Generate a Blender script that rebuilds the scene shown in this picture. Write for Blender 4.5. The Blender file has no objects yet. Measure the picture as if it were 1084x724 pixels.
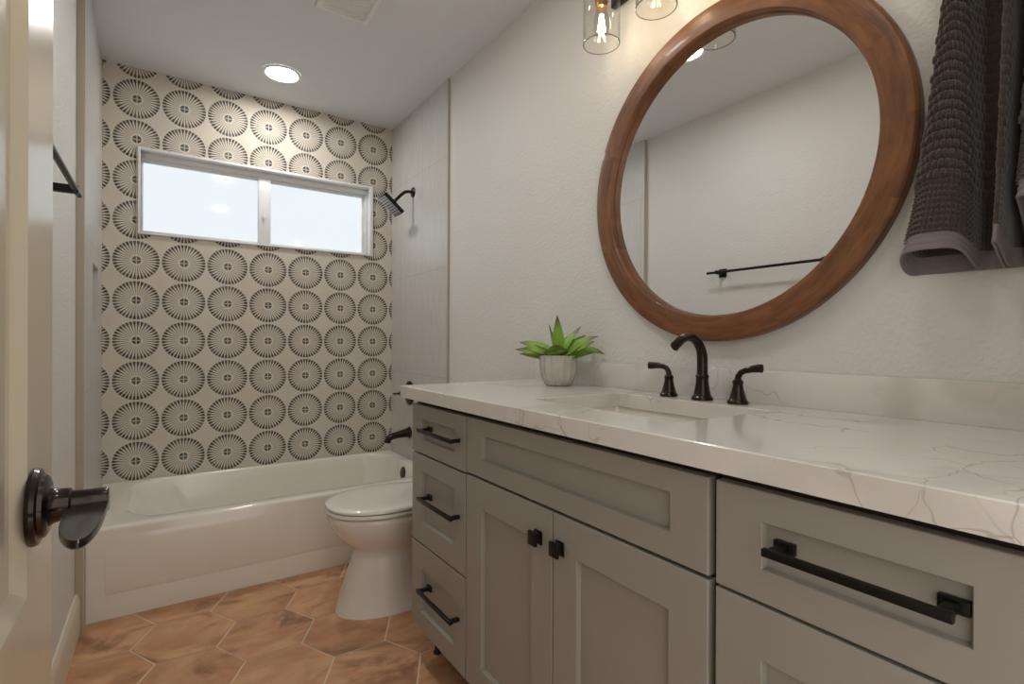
import bpy, bmesh, math, random
from mathutils import Vector, Matrix
random.seed(7)
C = bpy.context.scene.collection
PI = math.pi

# ------------------------------------------------------------------ camera
F_PX, YAW, PITCH, ROLL = 546.5046, math.radians(34.02727), math.radians(-0.05541), math.radians(0.22894)
fh = Vector((math.sin(YAW), math.cos(YAW), 0)); rt = Vector((math.cos(YAW), -math.sin(YAW), 0)); zz = Vector((0, 0, 1))
fw = fh*math.cos(PITCH) + zz*math.sin(PITCH); up = zz*math.cos(PITCH) - fh*math.sin(PITCH)
R_ = rt*math.cos(ROLL) + up*math.sin(ROLL); U_ = up*math.cos(ROLL) - rt*math.sin(ROLL)
cam = bpy.data.objects.new('camera', bpy.data.cameras.new('camera')); C.objects.link(cam)
M = Matrix((R_, U_, -fw)).transposed().to_4x4(); M.translation = Vector((0, 0, 1.05)); cam.matrix_world = M
cam.data.sensor_fit = 'HORIZONTAL'; cam.data.sensor_width = 36.0; cam.data.lens = F_PX*36.0/1084
cam.data.clip_start = 0.02
bpy.context.scene.camera = cam

# ------------------------------------------------------------------ world, light levels, exposure
W = bpy.data.worlds.new('world'); bpy.context.scene.world = W; W.use_nodes = True
bg = W.node_tree.nodes['Background']; bg.inputs[0].default_value = (1.0, 0.965, 0.92, 1); bg.inputs[1].default_value = 1.05
vs = bpy.context.scene.view_settings
vs.view_transform = 'Standard'; vs.look = 'None'; vs.gamma = 1; vs.use_curve_mapping = False; vs.exposure = 0.65
BULB, DOWN, PANE = 66.0, (76.0, 60.0, 28.0), 0.66      # radiance of filaments, downlight lenses, daylit frosted panes

# ------------------------------------------------------------------ measured layout (metres)
XR, XL, XT, YB, YT, YTL, H = 1.239, -0.260, -0.2365, 3.225, 2.432, 2.405, 2.423
TILE, TX0, TZ0 = 0.2032, -0.114, 0.438

# ------------------------------------------------------------------ material helpers
class NT:
    def __init__(s, name):
        s.m = bpy.data.materials.new(name); s.m.use_nodes = True; s.t = s.m.node_tree
        s.t.nodes.clear(); s.out = s.t.nodes.new('ShaderNodeOutputMaterial')
    def n(s, typ, **kw):
        d = s.t.nodes.new(typ)
        for k, v in kw.items(): setattr(d, k, v)
        return d
    def l(s, a, b): s.t.links.new(a, b)
    def setin(s, sock, v):
        if isinstance(v, bpy.types.NodeSocket): s.l(v, sock)
        elif isinstance(v, (tuple, list)) and len(v) == 3 and sock.type == 'RGBA': sock.default_value = (*v, 1)
        else: sock.default_value = v
    def math(s, op, a, b=None, c=None, clamp=False):
        d = s.n('ShaderNodeMath', operation=op, use_clamp=clamp)
        for i, v in enumerate((a, b, c)):
            if v is not None: s.setin(d.inputs[i], v)
        return d.outputs[0]
    def step(s, x, a, b):           # smooth 0..1 between a and b
        d = s.n('ShaderNodeMapRange', interpolation_type='SMOOTHSTEP')
        s.setin(d.inputs[0], x); d.inputs[1].default_value = a; d.inputs[2].default_value = b
        return d.outputs[0]
    def mix(s, f, a, b):
        d = s.n('ShaderNodeMix', data_type='RGBA'); s.setin(d.inputs[0], f); s.setin(d.inputs[6], a); s.setin(d.inputs[7], b)
        return d.outputs[2]
    def obj(s): return s.n('ShaderNodeTexCoord').outputs['Object']
    def pos(s): return s.n('ShaderNodeNewGeometry').outputs['Position']
    def noise(s, vec, scale, detail=3, rough=.5, dist=0):
        d = s.n('ShaderNodeTexNoise'); s.setin(d.inputs['Vector'], vec); d.inputs['Scale'].default_value = scale
        d.inputs['Detail'].default_value = detail; d.inputs['Roughness'].default_value = rough; d.inputs['Distortion'].default_value = dist
        return d
    def bump(s, h, strength, dist):
        d = s.n('ShaderNodeBump'); d.inputs['Strength'].default_value = strength; d.inputs['Distance'].default_value = dist
        s.setin(d.inputs['Height'], h); return d.outputs[0]
    def bsdf(s, col, rough=.5, metal=0, normal=None, coat=0, spec=.5):
        b = s.n('ShaderNodeBsdfPrincipled'); s.setin(b.inputs['Base Color'], col); s.setin(b.inputs['Roughness'], rough)
        b.inputs['Metallic'].default_value = metal; b.inputs['Coat Weight'].default_value = coat; b.inputs['Coat Roughness'].default_value = .05
        b.inputs['Specular IOR Level'].default_value = spec
        if normal is not None: s.l(normal, b.inputs['Normal'])
        s.l(b.outputs[0], s.out.inputs[0]); return b

def lin(r, g, b):
    f = lambda c: (c/255/12.92) if c/255 <= .04045 else ((c/255+.055)/1.055)**2.4
    return (f(r), f(g), f(b))

def simple(name, col, rough=.5, metal=0, coat=0, spec=.5, var=.04, nscale=14, bump=0, bscale=200, bdist=.001):
    t = NT(name); p = t.pos(); n = t.noise(p, nscale, 4)
    dark = tuple(c*(1-var*2) for c in col); lite = tuple(min(1, c*(1+var)) for c in col)
    nm = t.bump(t.noise(p, bscale, 2).outputs[0], bump, bdist) if bump else None
    t.bsdf(t.mix(n.outputs[0], dark, lite), rough, metal, nm, coat, spec); return t.m

def mat_wall():
    t = NT('orange_peel_paint'); p = t.pos()
    big = t.noise(p, 2.0, 3).outputs[0]
    h = t.noise(p, 95, 3, .55).outputs[0]
    h = t.step(h, .35, .75)
    t.bsdf(t.mix(big, (.67, .66, .625), (.71, .70, .665)), .55, 0, t.bump(h, .5, .0018), spec=.35); return t.m

def mat_pattern():
    t = NT('stamped_medallion_tile'); p = t.pos(); s3 = t.n('ShaderNodeSeparateXYZ'); t.l(p, s3.inputs[0])
    u = t.math('DIVIDE', t.math('SUBTRACT', s3.outputs[0], TX0), TILE); v = t.math('DIVIDE', t.math('SUBTRACT', s3.outputs[2], TZ0), TILE)
    fu = t.math('SUBTRACT', u, t.math('ROUND', u)); fv = t.math('SUBTRACT', v, t.math('ROUND', v))
    r = t.math('SQRT', t.math('ADD', t.math('MULTIPLY', fu, fu), t.math('MULTIPLY', fv, fv)))
    ang = t.math('ARCTAN2', fv, fu)
    a = t.math('MULTIPLY', t.math('ADD', ang, 2*PI), 36/(2*PI))
    a = t.math('FRACT', a)
    tt = t.math('ABSOLUTE', t.math('SUBTRACT', t.math('MULTIPLY', a, 2), 1))     # 0 on a ray's axis
    def lt(x, w, soft): return t.math('SUBTRACT', 1, t.math('SMOOTH_MIN', 1, t.math('MAXIMUM', 0, t.math('DIVIDE', t.math('SUBTRACT', x, w), soft)), .0), clamp=True)
    def band(lo, hi, e=.006):
        return t.math('MULTIPLY', t.step(r, lo-e, lo+e), t.math('SUBTRACT', 1, t.step(r, hi-e, hi+e)))
    wtip = t.math('ADD', .16, t.math('MULTIPLY', t.step(r, .34, .44), .50))
    tip = t.math('MULTIPLY', lt(tt, wtip, .14), band(.33, .476))
    wear = t.noise(p, 22, 4, .6).outputs[0]
    spoke = t.math('MULTIPLY', lt(tt, t.math('ADD', .14, t.math('MULTIPLY', t.step(r, .12, .36), .16)), .16), band(.13, .37, .02))
    hub = t.math('SUBTRACT', 1, t.step(r, .090, .100))
    cross = t.math('MAXIMUM', t.math('LESS_THAN', t.math('ABSOLUTE', fu), .011), t.math('LESS_THAN', t.math('ABSOLUTE', fv), .011))
    hub = t.math('MULTIPLY', hub, t.math('SUBTRACT', 1, t.math('MULTIPLY', cross, .85)))
    halo = t.math('MULTIPLY', band(.105, .13, .008), .6)
    # tile body: 8 inch tiles meeting at the medallion centres
    tid = t.n('ShaderNodeCombineXYZ'); t.l(t.math('FLOOR', u), tid.inputs[0]); t.l(t.math('FLOOR', v), tid.inputs[1])
    wn = t.n('ShaderNodeTexWhiteNoise'); t.l(tid.outputs[0], wn.inputs[0])
    base = t.mix(t.noise(p, 9, 5, .6).outputs[0], lin(198, 189, 175), lin(216, 209, 197))
    base = t.mix(t.math('MULTIPLY', wn.outputs[0], .35), base, lin(206, 190, 168))
    grout = t.math('MULTIPLY', cross, .35)
    base = t.mix(grout, base, lin(206, 198, 182))
    ink, inkb = lin(28, 38, 36), lin(66, 68, 61)
    k = t.math('ADD', .62, t.math('MULTIPLY', wear, .5), clamp=True)
    c = t.mix(t.math('MULTIPLY', halo, .8), base, lin(225, 216, 200))
    c = t.mix(t.math('MULTIPLY', spoke, t.math('MULTIPLY', k, .8)), c, inkb)
    c = t.mix(t.math('MULTIPLY', tip, k), c, ink)
    c = t.mix(t.math('MULTIPLY', hub, k), c, lin(48, 64, 62))
    t.bsdf(c, .6, 0, t.bump(t.noise(p, 60, 3).outputs[0], .08, .001), spec=.15); return t.m

def mat_large_tile(axis_y0, width, z_joint, hgt, flip=False):
    t = NT('linen_grey_large_tile'); p = t.pos(); s3 = t.n('ShaderNodeSeparateXYZ'); t.l(p, s3.inputs[0])
    def joint(x, o, w):
        d = t.math('DIVIDE', t.math('SUBTRACT', x, o), w); f = t.math('ABSOLUTE', t.math('SUBTRACT', d, t.math('ROUND', d)))
        return t.math('LESS_THAN', t.math('MULTIPLY', f, w), .0014)
    j = t.math('MAXIMUM', joint(s3.outputs[1], axis_y0, width), joint(s3.outputs[2], z_joint, hgt))
    mp = t.n('ShaderNodeMapping'); mp.inputs['Scale'].default_value = (1, 6, .9); t.l(p, mp.inputs[0])
    streak = t.noise(mp.outputs[0], 9, 5, .6).outputs[0]
    c = t.mix(streak, lin(182, 180, 175), lin(212, 210, 205))
    c = t.mix(t.math('MULTIPLY', j, .55), c, lin(150, 143, 132))
    h = t.math('SUBTRACT', 1, j)
    t.bsdf(c, .32, 0, t.bump(h, .3, .001), spec=.5); return t.m

def mat_terracotta():
    t = NT('terracotta_hexagon_tile'); p = t.pos()
    at = t.n('ShaderNodeAttribute', attribute_name='tile_shift')
    vm = t.n('ShaderNodeVectorMath', operation='ADD'); t.l(p, vm.inputs[0]); t.l(at.outputs['Vector'], vm.inputs[1])
    mp = t.n('ShaderNodeMapping'); mp.inputs['Scale'].default_value = (1, 1.6, 1); mp.inputs['Rotation'].default_value = (0, 0, .6); t.l(vm.outputs[0], mp.inputs[0])
    a = t.noise(mp.outputs[0], 5, 6, .6, .6).outputs[0]; b = t.noise(mp.outputs[0], 3.6, 5, .62, .9).outputs[0]
    c = t.mix(t.step(a, .3, .7), lin(186, 134, 97), lin(214, 166, 127))
    c = t.mix(t.math('MULTIPLY', t.step(b, .49, .70), .8), c, lin(120, 82, 58))
    c = t.mix(t.math('MULTIPLY', at.outputs['Fac'], .02), c, lin(140, 90, 60))
    t.bsdf(c, .48, 0, t.bump(a, .15, .002), spec=.4); return t.m

def mat_quartz():
    t = NT('white_veined_quartz'); p = t.pos()
    nz = t.noise(p, 3.2, 4, .6); 
    vm = t.n('ShaderNodeVectorMath', operation='SCALE'); t.l(nz.outputs[1], vm.inputs[0]); vm.inputs[3].default_value = .34
    va = t.n('ShaderNodeVectorMath', operation='ADD'); t.l(p, va.inputs[0]); t.l(vm.outputs[0], va.inputs[1])
    def vein(scale, w, lo, hi, off):
        mp = t.n('ShaderNodeMapping'); mp.inputs['Location'].default_value = off; t.l(va.outputs[0], mp.inputs[0])
        v = t.n('ShaderNodeTexVoronoi', feature='DISTANCE_TO_EDGE'); t.l(mp.outputs[0], v.inputs['Vector']); v.inputs['Scale'].default_value = scale
        m = t.step(t.noise(mp.outputs[0], 2.4, 2).outputs[0], lo, hi)
        return t.math('MULTIPLY', t.math('SUBTRACT', 1, t.step(v.outputs[0], 0, w)), m)
    v1 = vein(3.0, .014, .49, .60, (.3, .1, .2)); v2 = vein(7.5, .016, .50, .60, (1.3, .7, .4)); v3 = vein(1.9, .10, .5, .62, (2.1, .2, .9))
    c = t.mix(t.noise(p, 6, 4).outputs[0], lin(214, 210, 204), lin(224, 221, 216))
    c = t.mix(t.math('MULTIPLY', v3, .34), c, lin(176, 171, 162))
    c = t.mix(t.math('MULTIPLY', v2, .55), c, lin(160, 150, 138))
    c = t.mix(t.math('MULTIPLY', v1, .6), c, lin(146, 138, 128))
    t.bsdf(c, .12, 0, None, spec=.5); return t.m

def mat_wood():
    t = NT('walnut_stained_wood'); p = t.pos(); s3 = t.n('ShaderNodeSeparateXYZ'); t.l(p, s3.inputs[0])
    y = t.math('SUBTRACT', s3.outputs[1], .837); z = t.math('SUBTRACT', s3.outputs[2], 1.502)
    ang = t.math('ARCTAN2', z, y); r = t.math('SQRT', t.math('ADD', t.math('MULTIPLY', y, y), t.math('MULTIPLY', z, z)))
    seg = t.math('FLOOR', t.math('MULTIPLY', t.math('ADD', ang, 3.55), 8/(2*PI)))
    cb = t.n('ShaderNodeCombineXYZ'); t.l(t.math('MULTIPLY', ang, 1.6), cb.inputs[0]); t.l(t.math('MULTIPLY', r, 22), cb.inputs[1]); t.l(t.math('MULTIPLY', seg, 3.7), cb.inputs[2])
    g = t.noise(cb.outputs[0], 2.2, 6, .62, .5).outputs[0]
    wn = t.n('ShaderNodeTexWhiteNoise', noise_dimensions='1D'); t.l(seg, wn.inputs[1])
    c = t.mix(t.step(g, .25, .75), lin(84, 50, 27), lin(140, 90, 52))
    c = t.mix(t.math('MULTIPLY', wn.outputs[0], .3), c, lin(118, 72, 38))
    t.bsdf(c, .42, 0, t.bump(g, .08, .001), coat=.08); return t.m

def mat_glass(name, tint, k=1.0):
    t = NT(name)
    lw = t.n('ShaderNodeLayerWeight'); lw.inputs[0].default_value = .5
    tr = t.n('ShaderNodeBsdfTransparent'); gl = t.n('ShaderNodeBsdfGlossy'); gl.inputs['Roughness'].default_value = .02
    nz = t.noise(t.pos(), 30, 2).outputs[0]
    edge = t.mix(t.step(lw.outputs['Facing'], .72, 1.0), tint, tuple(c*.80 for c in tint))
    t.l(edge, tr.inputs[0]); mx = t.n('ShaderNodeMixShader')
    t.l(t.math('MULTIPLY', t.math('ADD', .035, t.math('MULTIPLY', t.math('POWER', lw.outputs['Facing'], 5), .6)), t.math('ADD', k*.9, t.math('MULTIPLY', nz, .1))), mx.inputs[0]); t.l(tr.outputs[0], mx.inputs[1]); t.l(gl.outputs[0], mx.inputs[2])
    t.l(mx.outputs[0], t.out.inputs[0]); return t.m

def mat_emit(name, col, strength, gloss=0, rough=.1):
    t = NT(name); e = t.n('ShaderNodeEmission'); n = t.noise(t.pos(), 1.2, 2).outputs[0]
    t.l(t.mix(n, tuple(c*.97 for c in col), col), e.inputs[0]); e.inputs[1].default_value = strength
    if gloss:
        g = t.n('ShaderNodeBsdfGlossy'); g.inputs['Roughness'].default_value = rough
        fr = t.n('ShaderNodeFresnel'); fr.inputs[0].default_value = gloss
        b = t.n('ShaderNodeMixShader'); t.l(fr.outputs[0], b.inputs[0]); t.l(e.outputs[0], b.inputs[1]); t.l(g.outputs[0], b.inputs[2])
        t.l(b.outputs[0], t.out.inputs[0])
    else: t.l(e.outputs[0], t.out.inputs[0])
    return t.m

def mat_terry():
    t = NT('charcoal_waffle_terry'); p = t.pos()
    n = t.noise(p, 420, 3, .7).outputs[0]; m = t.noise(p, 16, 3).outputs[0]
    b = t.bsdf(t.mix(n, lin(46, 39, 36), lin(94, 82, 76)), .95, 0, t.bump(n, .7, .002), spec=.1)
    b.inputs['Sheen Weight'].default_value = .35; b.inputs['Sheen Roughness'].default_value = .5
    return t.m

def mat_leaf():
    t = NT('succulent_leaf'); at = t.n('ShaderNodeAttribute', attribute_name='along'); p = t.pos()
    n = t.noise(p, 60, 3).outputs[0]
    c = t.mix(n, lin(112, 158, 52), lin(158, 194, 88))
    a = t.math('ADD', at.outputs['Fac'], t.math('MULTIPLY', t.math('SUBTRACT', n, .5), .2))
    c = t.mix(t.math('SUBTRACT', 1, t.step(a, .0, .4)), c, lin(40, 98, 40))
    c = t.mix(t.math('MULTIPLY', t.step(a, .62, .98), .9), c, lin(106, 66, 78))
    t.bsdf(c, .42, 0, None, spec=.4); return t.m

def mat_pot():
    t = NT('weathered_concrete'); p = t.pos(); n = t.noise(p, 40, 5, .65).outputs[0]
    s3 = t.n('ShaderNodeSeparateXYZ'); t.l(p, s3.inputs[0])
    low = t.math('SUBTRACT', 1, t.step(s3.outputs[2], .908, .935))
    pit = t.math('MULTIPLY', t.step(t.noise(p, 130, 3, .6).outputs[0], .58, .66), t.math('ADD', .12, t.math('MULTIPLY', low, .5)))
    c = t.mix(n, lin(172, 168, 158), lin(208, 205, 196)); c = t.mix(pit, c, lin(88, 80, 70))
    t.bsdf(c, .8, 0, t.bump(n, .2, .001)); return t.m

def mat_bronze():
    t = NT('oil_rubbed_bronze'); p = t.pos(); n = t.noise(p, 70, 4, .6).outputs[0]
    t.bsdf(t.mix(n, lin(28, 22, 19), lin(54, 42, 34)), .28, .85, None, coat=.35); return t.m

MAT = dict(
    wall=mat_wall(), pattern=mat_pattern(), tile_r=mat_large_tile(2.75, .32, 1.441, .585), tile_l=mat_large_tile(2.75, .32, 1.441, .585),
    terra=mat_terracotta(), quartz=mat_quartz(), wood=mat_wood(), terry=mat_terry(), leaf=mat_leaf(), pot=mat_pot(), bronze=mat_bronze(),
    ceiling=simple('flat_ceiling_paint', (.72, .735, .75), .8, var=.015, bump=.12, bscale=120, bdist=.001),
    grout=simple('pale_grout', lin(226, 204, 178), .9, bump=.2),
    trim=simple('satin_trim_paint', lin(216, 206, 188), .4, var=.01),
    door=simple('semigloss_door_paint', lin(192, 182, 162), .22, var=.01, bump=.06, bscale=40),
    strip=simple('beige_tile_edge', lin(178, 166, 148), .45),
    porcelain=simple('white_porcelain', lin(228, 223, 214), .07, coat=.3, var=.008),
    acrylic=simple('white_tub_enamel', lin(232, 226, 214), .12, coat=.3, var=.008),
    cabinet=simple('greige_cabinet_paint', lin(153, 149, 141), .36, var=.015, spec=.4),
    shadow=simple('gap_shade_cabinet_paint', lin(24, 17, 14), .7),  # near-black colour paints in the shade of the gaps between cabinet fronts
    black=simple('matte_black_metal', lin(24, 23, 23), .35, .5, var=.05),
    vinyl=simple('white_vinyl', lin(226, 226, 226), .35, var=.01),
    white=simple('white_painted_metal', lin(230, 229, 226), .5, var=.01),
    brass=simple('aged_brass', lin(170, 135, 88), .3, .9, var=.06),
    soil=simple('dark_potting_mix', lin(60, 52, 40), .95, bump=.5, nscale=90),
    hem=simple('charcoal_hem_band', lin(134, 126, 126), .9, var=.1, nscale=60, bump=.35, bscale=380, bdist=.001, spec=.1),
    drawerbox=simple('birch_drawer_box', lin(120, 88, 62), .6),
    nozzle=simple('pale_silicone_nozzles', lin(176, 172, 182), .4),
    glass=mat_glass('clear_jar_glass', (.99, .985, .97)), rimglass=mat_glass('thick_rim_glass', (.62, .61, .58)), bulbglass=mat_glass('clear_bulb_glass', (1.0, .97, .90), .8),
    filament=mat_emit('hot_filament', (1.0, .82, .60), BULB), lenses=[mat_emit('downlight_lens', (1.0, .985, .965), q) for q in DOWN],
    pane=mat_emit('daylit_frosted_glass', (.85, .92, .96), PANE, 1.35, .06),
)
def mat_mirror():
    t = NT('silvered_mirror'); g = t.n('ShaderNodeBsdfGlossy'); g.inputs['Roughness'].default_value = 0
    t.l(t.mix(t.noise(t.pos(), 2).outputs[0], (.90, .91, .91), (.92, .93, .93)), g.inputs[0]); t.l(g.outputs[0], t.out.inputs[0]); return t.m
MAT['mirror'] = mat_mirror()

# ------------------------------------------------------------------ mesh helpers
ORIG = {}
class MB:
    def __init__(s): s.bm = bmesh.new()
    def _add(s, verts, faces, mi=0):
        vv = [s.bm.verts.new(v) for v in verts]; out = []
        for f in faces:
            try:
                g = s.bm.faces.new([vv[i] for i in f]); g.material_index = mi; out.append(g)
            except ValueError: pass
        return vv, out
    def box(s, x0, x1, y0, y1, z0, z1, bev=0, seg=2, mi=0):
        v = [(x, y, z) for x in (x0, x1) for y in (y0, y1) for z in (z0, z1)]
        f = [(0, 1, 3, 2), (4, 6, 7, 5), (0, 4, 5, 1), (2, 3, 7, 6), (0, 2, 6, 4), (1, 5, 7, 3)]
        vv, ff = s._add(v, f, mi)
        if bev:
            ed = list({e for g in ff for e in g.edges}); r = bmesh.ops.bevel(s.bm, geom=ed, offset=bev, segments=seg, affect='EDGES', profile=.5)
            for g in r['faces']: g.material_index = mi
        return s
    def loft(s, rings, cap0=True, cap1=True, closed=True, mi=0):
        n = len(rings[0]); vv = [[s.bm.verts.new(p) for p in r] for r in rings]
        for a, b in zip(vv, vv[1:]):
            for i in range(n if closed else n-1):
                j = (i+1) % n
                try: s.bm.faces.new((a[i], a[j], b[j], b[i])).material_index = mi
                except ValueError: pass
        if cap0: s.bm.faces.new(list(reversed(vv[0]))).material_index = mi
        if cap1: s.bm.faces.new(vv[-1]).material_index = mi
        return s
    def tube(s, path, rad, n=16, sx=1, sy=1, upv=None, caps=True, mi=0):
        P = [Vector(p) for p in path]; rr = rad if isinstance(rad, (list, tuple)) else [rad]*len(P)
        t0 = (P[1]-P[0]).normalized(); ref = Vector(upv) if upv else (Vector((0, 0, 1)) if abs(t0.z) < .9 else Vector((0, 1, 0)))
        rings = []; 
        for i, p in enumerate(P):
            t = (P[min(i+1, len(P)-1)]-P[max(i-1, 0)]).normalized()
            a = ref.cross(t); a = a.normalized() if a.length > 1e-5 else Vector((1, 0, 0)); b = t.cross(a).normalized()
            if not upv: ref = b
            r = rr[i]; ra, rb = (r if isinstance(r, tuple) else (r*sx, r*sy))
            rings.append([p + a*math.cos(2*PI*k/n)*ra + b*math.sin(2*PI*k/n)*rb for k in range(n)])
        return s.loft(rings, caps, caps, mi=mi)
    def lathe(s, prof, org, axis=(0, 0, 1), n=48, cap0=True, cap1=True, mi=0, phase=0):
        ax = Vector(axis).normalized(); a = ax.orthogonal().normalized(); b = ax.cross(a); o = Vector(org)
        rings = [[o + ax*h + (a*math.cos(2*PI*k/n+phase) + b*math.sin(2*PI*k/n+phase))*r for k in range(n)] for r, h in prof]
        return s.loft(rings, cap0, cap1, mi=mi)
    def build(s, name, mat, parent=None, smooth=True, angle=38, origin=None, sub=0, solid=0):
        bmesh.ops.recalc_face_normals(s.bm, faces=s.bm.faces[:])
        me = bpy.data.meshes.new(name)
        o = bpy.data.objects.new(name, me); C.objects.link(o)
        w = Vector(origin) if origin is not None else (ORIG[parent.name] if parent else Vector((0, 0, 0)))
        pw = ORIG[parent.name] if parent else Vector((0, 0, 0))
        for v in s.bm.verts: v.co -= w
        s.bm.to_mesh(me); s.bm.free()
        if parent: o.parent = parent
        o.location = w-pw; ORIG[o.name] = w
        for m in (mat if isinstance(mat, (list, tuple)) else [mat]): me.materials.append(m)
        if smooth:
            me.polygons.foreach_set('use_smooth', [True]*len(me.polygons))
            try: me.set_sharp_from_angle(angle=math.radians(angle))
            except Exception: pass
        if solid: m = o.modifiers.new('thickness', 'SOLIDIFY'); m.thickness = solid; m.offset = 0
        if sub: m = o.modifiers.new('smooth', 'SUBSURF'); m.levels = sub; m.render_levels = sub
        return o
def tag(o, label=None, cat=None, group=None, kind=None):
    if label: o['label'] = label
    if cat: o['category'] = cat
    if group: o['group'] = group
    if kind: o['kind'] = kind
    return o
def thing(name, loc, label, cat, group=None):
    o = bpy.data.objects.new(name, None); C.objects.link(o); o.location = loc; o.empty_display_size = .05
    ORIG[o.name] = Vector(loc); return tag(o, label, cat, group)
def struct(o): o['kind'] = 'structure'; return o
def rrect(x0, x1, y0, y1, r, z, n=8):
    out = []
    for cx, cy, a0 in ((x1-r, y1-r, 0), (x0+r, y1-r, 90), (x0+r, y0+r, 180), (x1-r, y0+r, 270)):
        for k in range(n+1):
            a = math.radians(a0+90*k/n); out.append((cx+r*math.cos(a), cy+r*math.sin(a), z))
    return out
def arc(c, r, a0, a1, n, plane='xz'):
    out = []
    for k in range(n+1):
        a = math.radians(a0+(a1-a0)*k/n); p, q = r*math.cos(a), r*math.sin(a)
        out.append((c[0]+p, c[1], c[2]+q) if plane == 'xz' else (c[0]+p, c[1]+q, c[2]))
    return out

# ================================================================== SETTING
# floor: hexagon tiles in grout
def build_floor():
    b = MB(); lay = b.bm.loops.layers.float_color.new('tile_shift')
    y_lo, y_hi, x_lo, x_hi = -1.4, 2.47, -.30, 1.25
    b._add([(x_lo, y_lo, -.0015), (x_hi, y_lo, -.0015), (x_hi, y_hi, -.0015), (x_lo, y_hi, -.0015)], [(0, 1, 2, 3)], 1)
    b._add([(x_lo, y_lo, -.06), (x_hi, y_lo, -.06), (x_hi, y_hi, -.06), (x_lo, y_hi, -.06)], [(0, 3, 2, 1)], 1)
    px, py, he, sl, g = .2462, .2805, .0863, .1599, .0027
    for i in range(-3, 6):
        for j in range(-14, 4):
            cx = .0675 + i*px; cy = 2.169 + j*py + (py/2 if i % 2 else 0)
            hh = py/2-g; a1 = he-g*.6; a2 = sl-g*1.15
            pts = [(a2, 0), (a1, hh), (-a1, hh), (-a2, 0), (-a1, -hh), (a1, -hh)]
            tmp = bmesh.new(); fs = tmp.faces.new([tmp.verts.new((cx+x, cy+y, 0)) for x, y in pts])
            for co, no in (((x_lo, 0, 0), (-1, 0, 0)), ((x_hi, 0, 0), (1, 0, 0)), ((0, y_lo, 0), (0, -1, 0)), ((0, y_hi, 0), (0, 1, 0))):
                bmesh.ops.bisect_plane(tmp, geom=tmp.verts[:]+tmp.edges[:]+tmp.faces[:], plane_co=co, plane_no=no, clear_outer=True)
            sh = (random.uniform(-9, 9), random.uniform(-9, 9), random.uniform(-9, 9), 1)
            for f in tmp.faces:
                vv, ff = b._add([v.co.copy() for v in f.verts], [range(len(f.verts))])
                for q in ff:
                    for l in q.loops: l[lay] = sh
            tmp.free()
    return struct(b.build('floor', [MAT['terra'], MAT['grout']], smooth=False))
build_floor()
struct(MB().box(-.40, 1.40, -.14, 3.40, H, H+.08).build('ceiling', MAT['ceiling'], smooth=False))

# right wall: painted, then large linen tile in the tub alcove
b = MB().box(XR, XR+.12, -.14, YT, 0, H); struct(b.build('wall_right', MAT['wall'], smooth=False))
b = MB().box(XR-.008, XR+.12, YT, YB+.12, 0, H); struct(b.build('wall_right_tile', MAT['tile_r'], smooth=False))
struct(MB().box(XR-.010, XR-.0005, YT-.010, YT, 0, H).build('trim_1', MAT['strip'], smooth=False))
# left wall
struct(MB().box(XL-.12, XL, -.14, YTL, 0, H).build('wall_left', MAT['wall'], smooth=False))
def left_tile():
    b = MB(); xs = lambda y: XT + (y-YTL)/(YB-YTL)*(-.0150)
    ys, zs = [YTL, 2.74, 3.0, YB+.02], [0, 1.105, 1.37, H]
    for i in range(3):
        for k in range(3):
            if i == 1 and k == 1: continue
            y0, y1, z0, z1 = ys[i], ys[i+1], zs[k], zs[k+1]
            b._add([(xs(y0), y0, z0), (xs(y1), y1, z0), (xs(y1), y1, z1), (xs(y0), y0, z1)], [(0, 1, 2, 3)])
    y0, y1, z0, z1, d = 2.74, 3.0, 1.105, 1.37, XT-.09
    q = [(xs(y0), y0, z0), (xs(y1), y1, z0), (xs(y1), y1, z1), (xs(y0), y0, z1), (d, y0, z0), (d, y1, z0), (d, y1, z1), (d, y0, z1)]
    b._add(q, [(0, 1, 5, 4), (1, 2, 6, 5), (2, 3, 7, 6), (3, 0, 4, 7), (4, 5, 6, 7)])
    e = [(XT, YTL, 0), (XT, YTL, H), (XL-.12, YTL, H), (XL-.12, YTL, 0)]; b._add(e, [(0, 1, 2, 3)])
    e = [(XL-.12, YTL, 0), (XL-.12, YTL, H), (XL-.12, YB+.02, H), (XL-.12, YB+.02, 0)]; b._add(e, [(0, 1, 2, 3)])
    bmesh.ops.remove_doubles(b.bm, verts=b.bm.verts[:], dist=1e-5)
    return struct(b.build('wall_left_tile', MAT['tile_l'], smooth=False))
left_tile()
struct(MB().box(XL+.0005, XT, YTL-.004, YTL-.0005, 0, H).build('trim_2', MAT['strip'], smooth=False))
b = MB(); pr = [(0, 0), (.014, 0), (.014, .112), (.011, .130), (.006, .140), (0, .140)]
b.loft([[(XL+.0005+x, y, z) for x, z in pr] for y in (.02, YTL-.005)]); struct(b.build('baseboard_left', MAT['trim'], angle=20))
# back wall with window opening
WX0, WX1, WZ0, WZ1 = -.110, 1.101, 1.587, 2.028
b = MB(); xs, zs = [XL-.12, WX0+.012, WX1-.012, XR+.12], [0, WZ0+.012, WZ1-.012, H]
for i in range(3):
    for k in range(3):
        if (i, k) != (1, 1): b.box(xs[i], xs[i+1], YB, YB+.13, zs[k], zs[k+1])
bmesh.ops.remove_doubles(b.bm, verts=b.bm.verts[:], dist=1e-5)
struct(b.build('wall_back', MAT['pattern'], smooth=False))
# front wall beside the doorway the picture is taken from
struct(MB().box(XL-.12, -.145, -.14, -.02, 0, H).box(.70, XR+.12, -.14, -.02, 0, H).box(-.145, .70, -.14, -.02, 2.06, H).build('wall_front', MAT['wall'], smooth=False))

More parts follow.
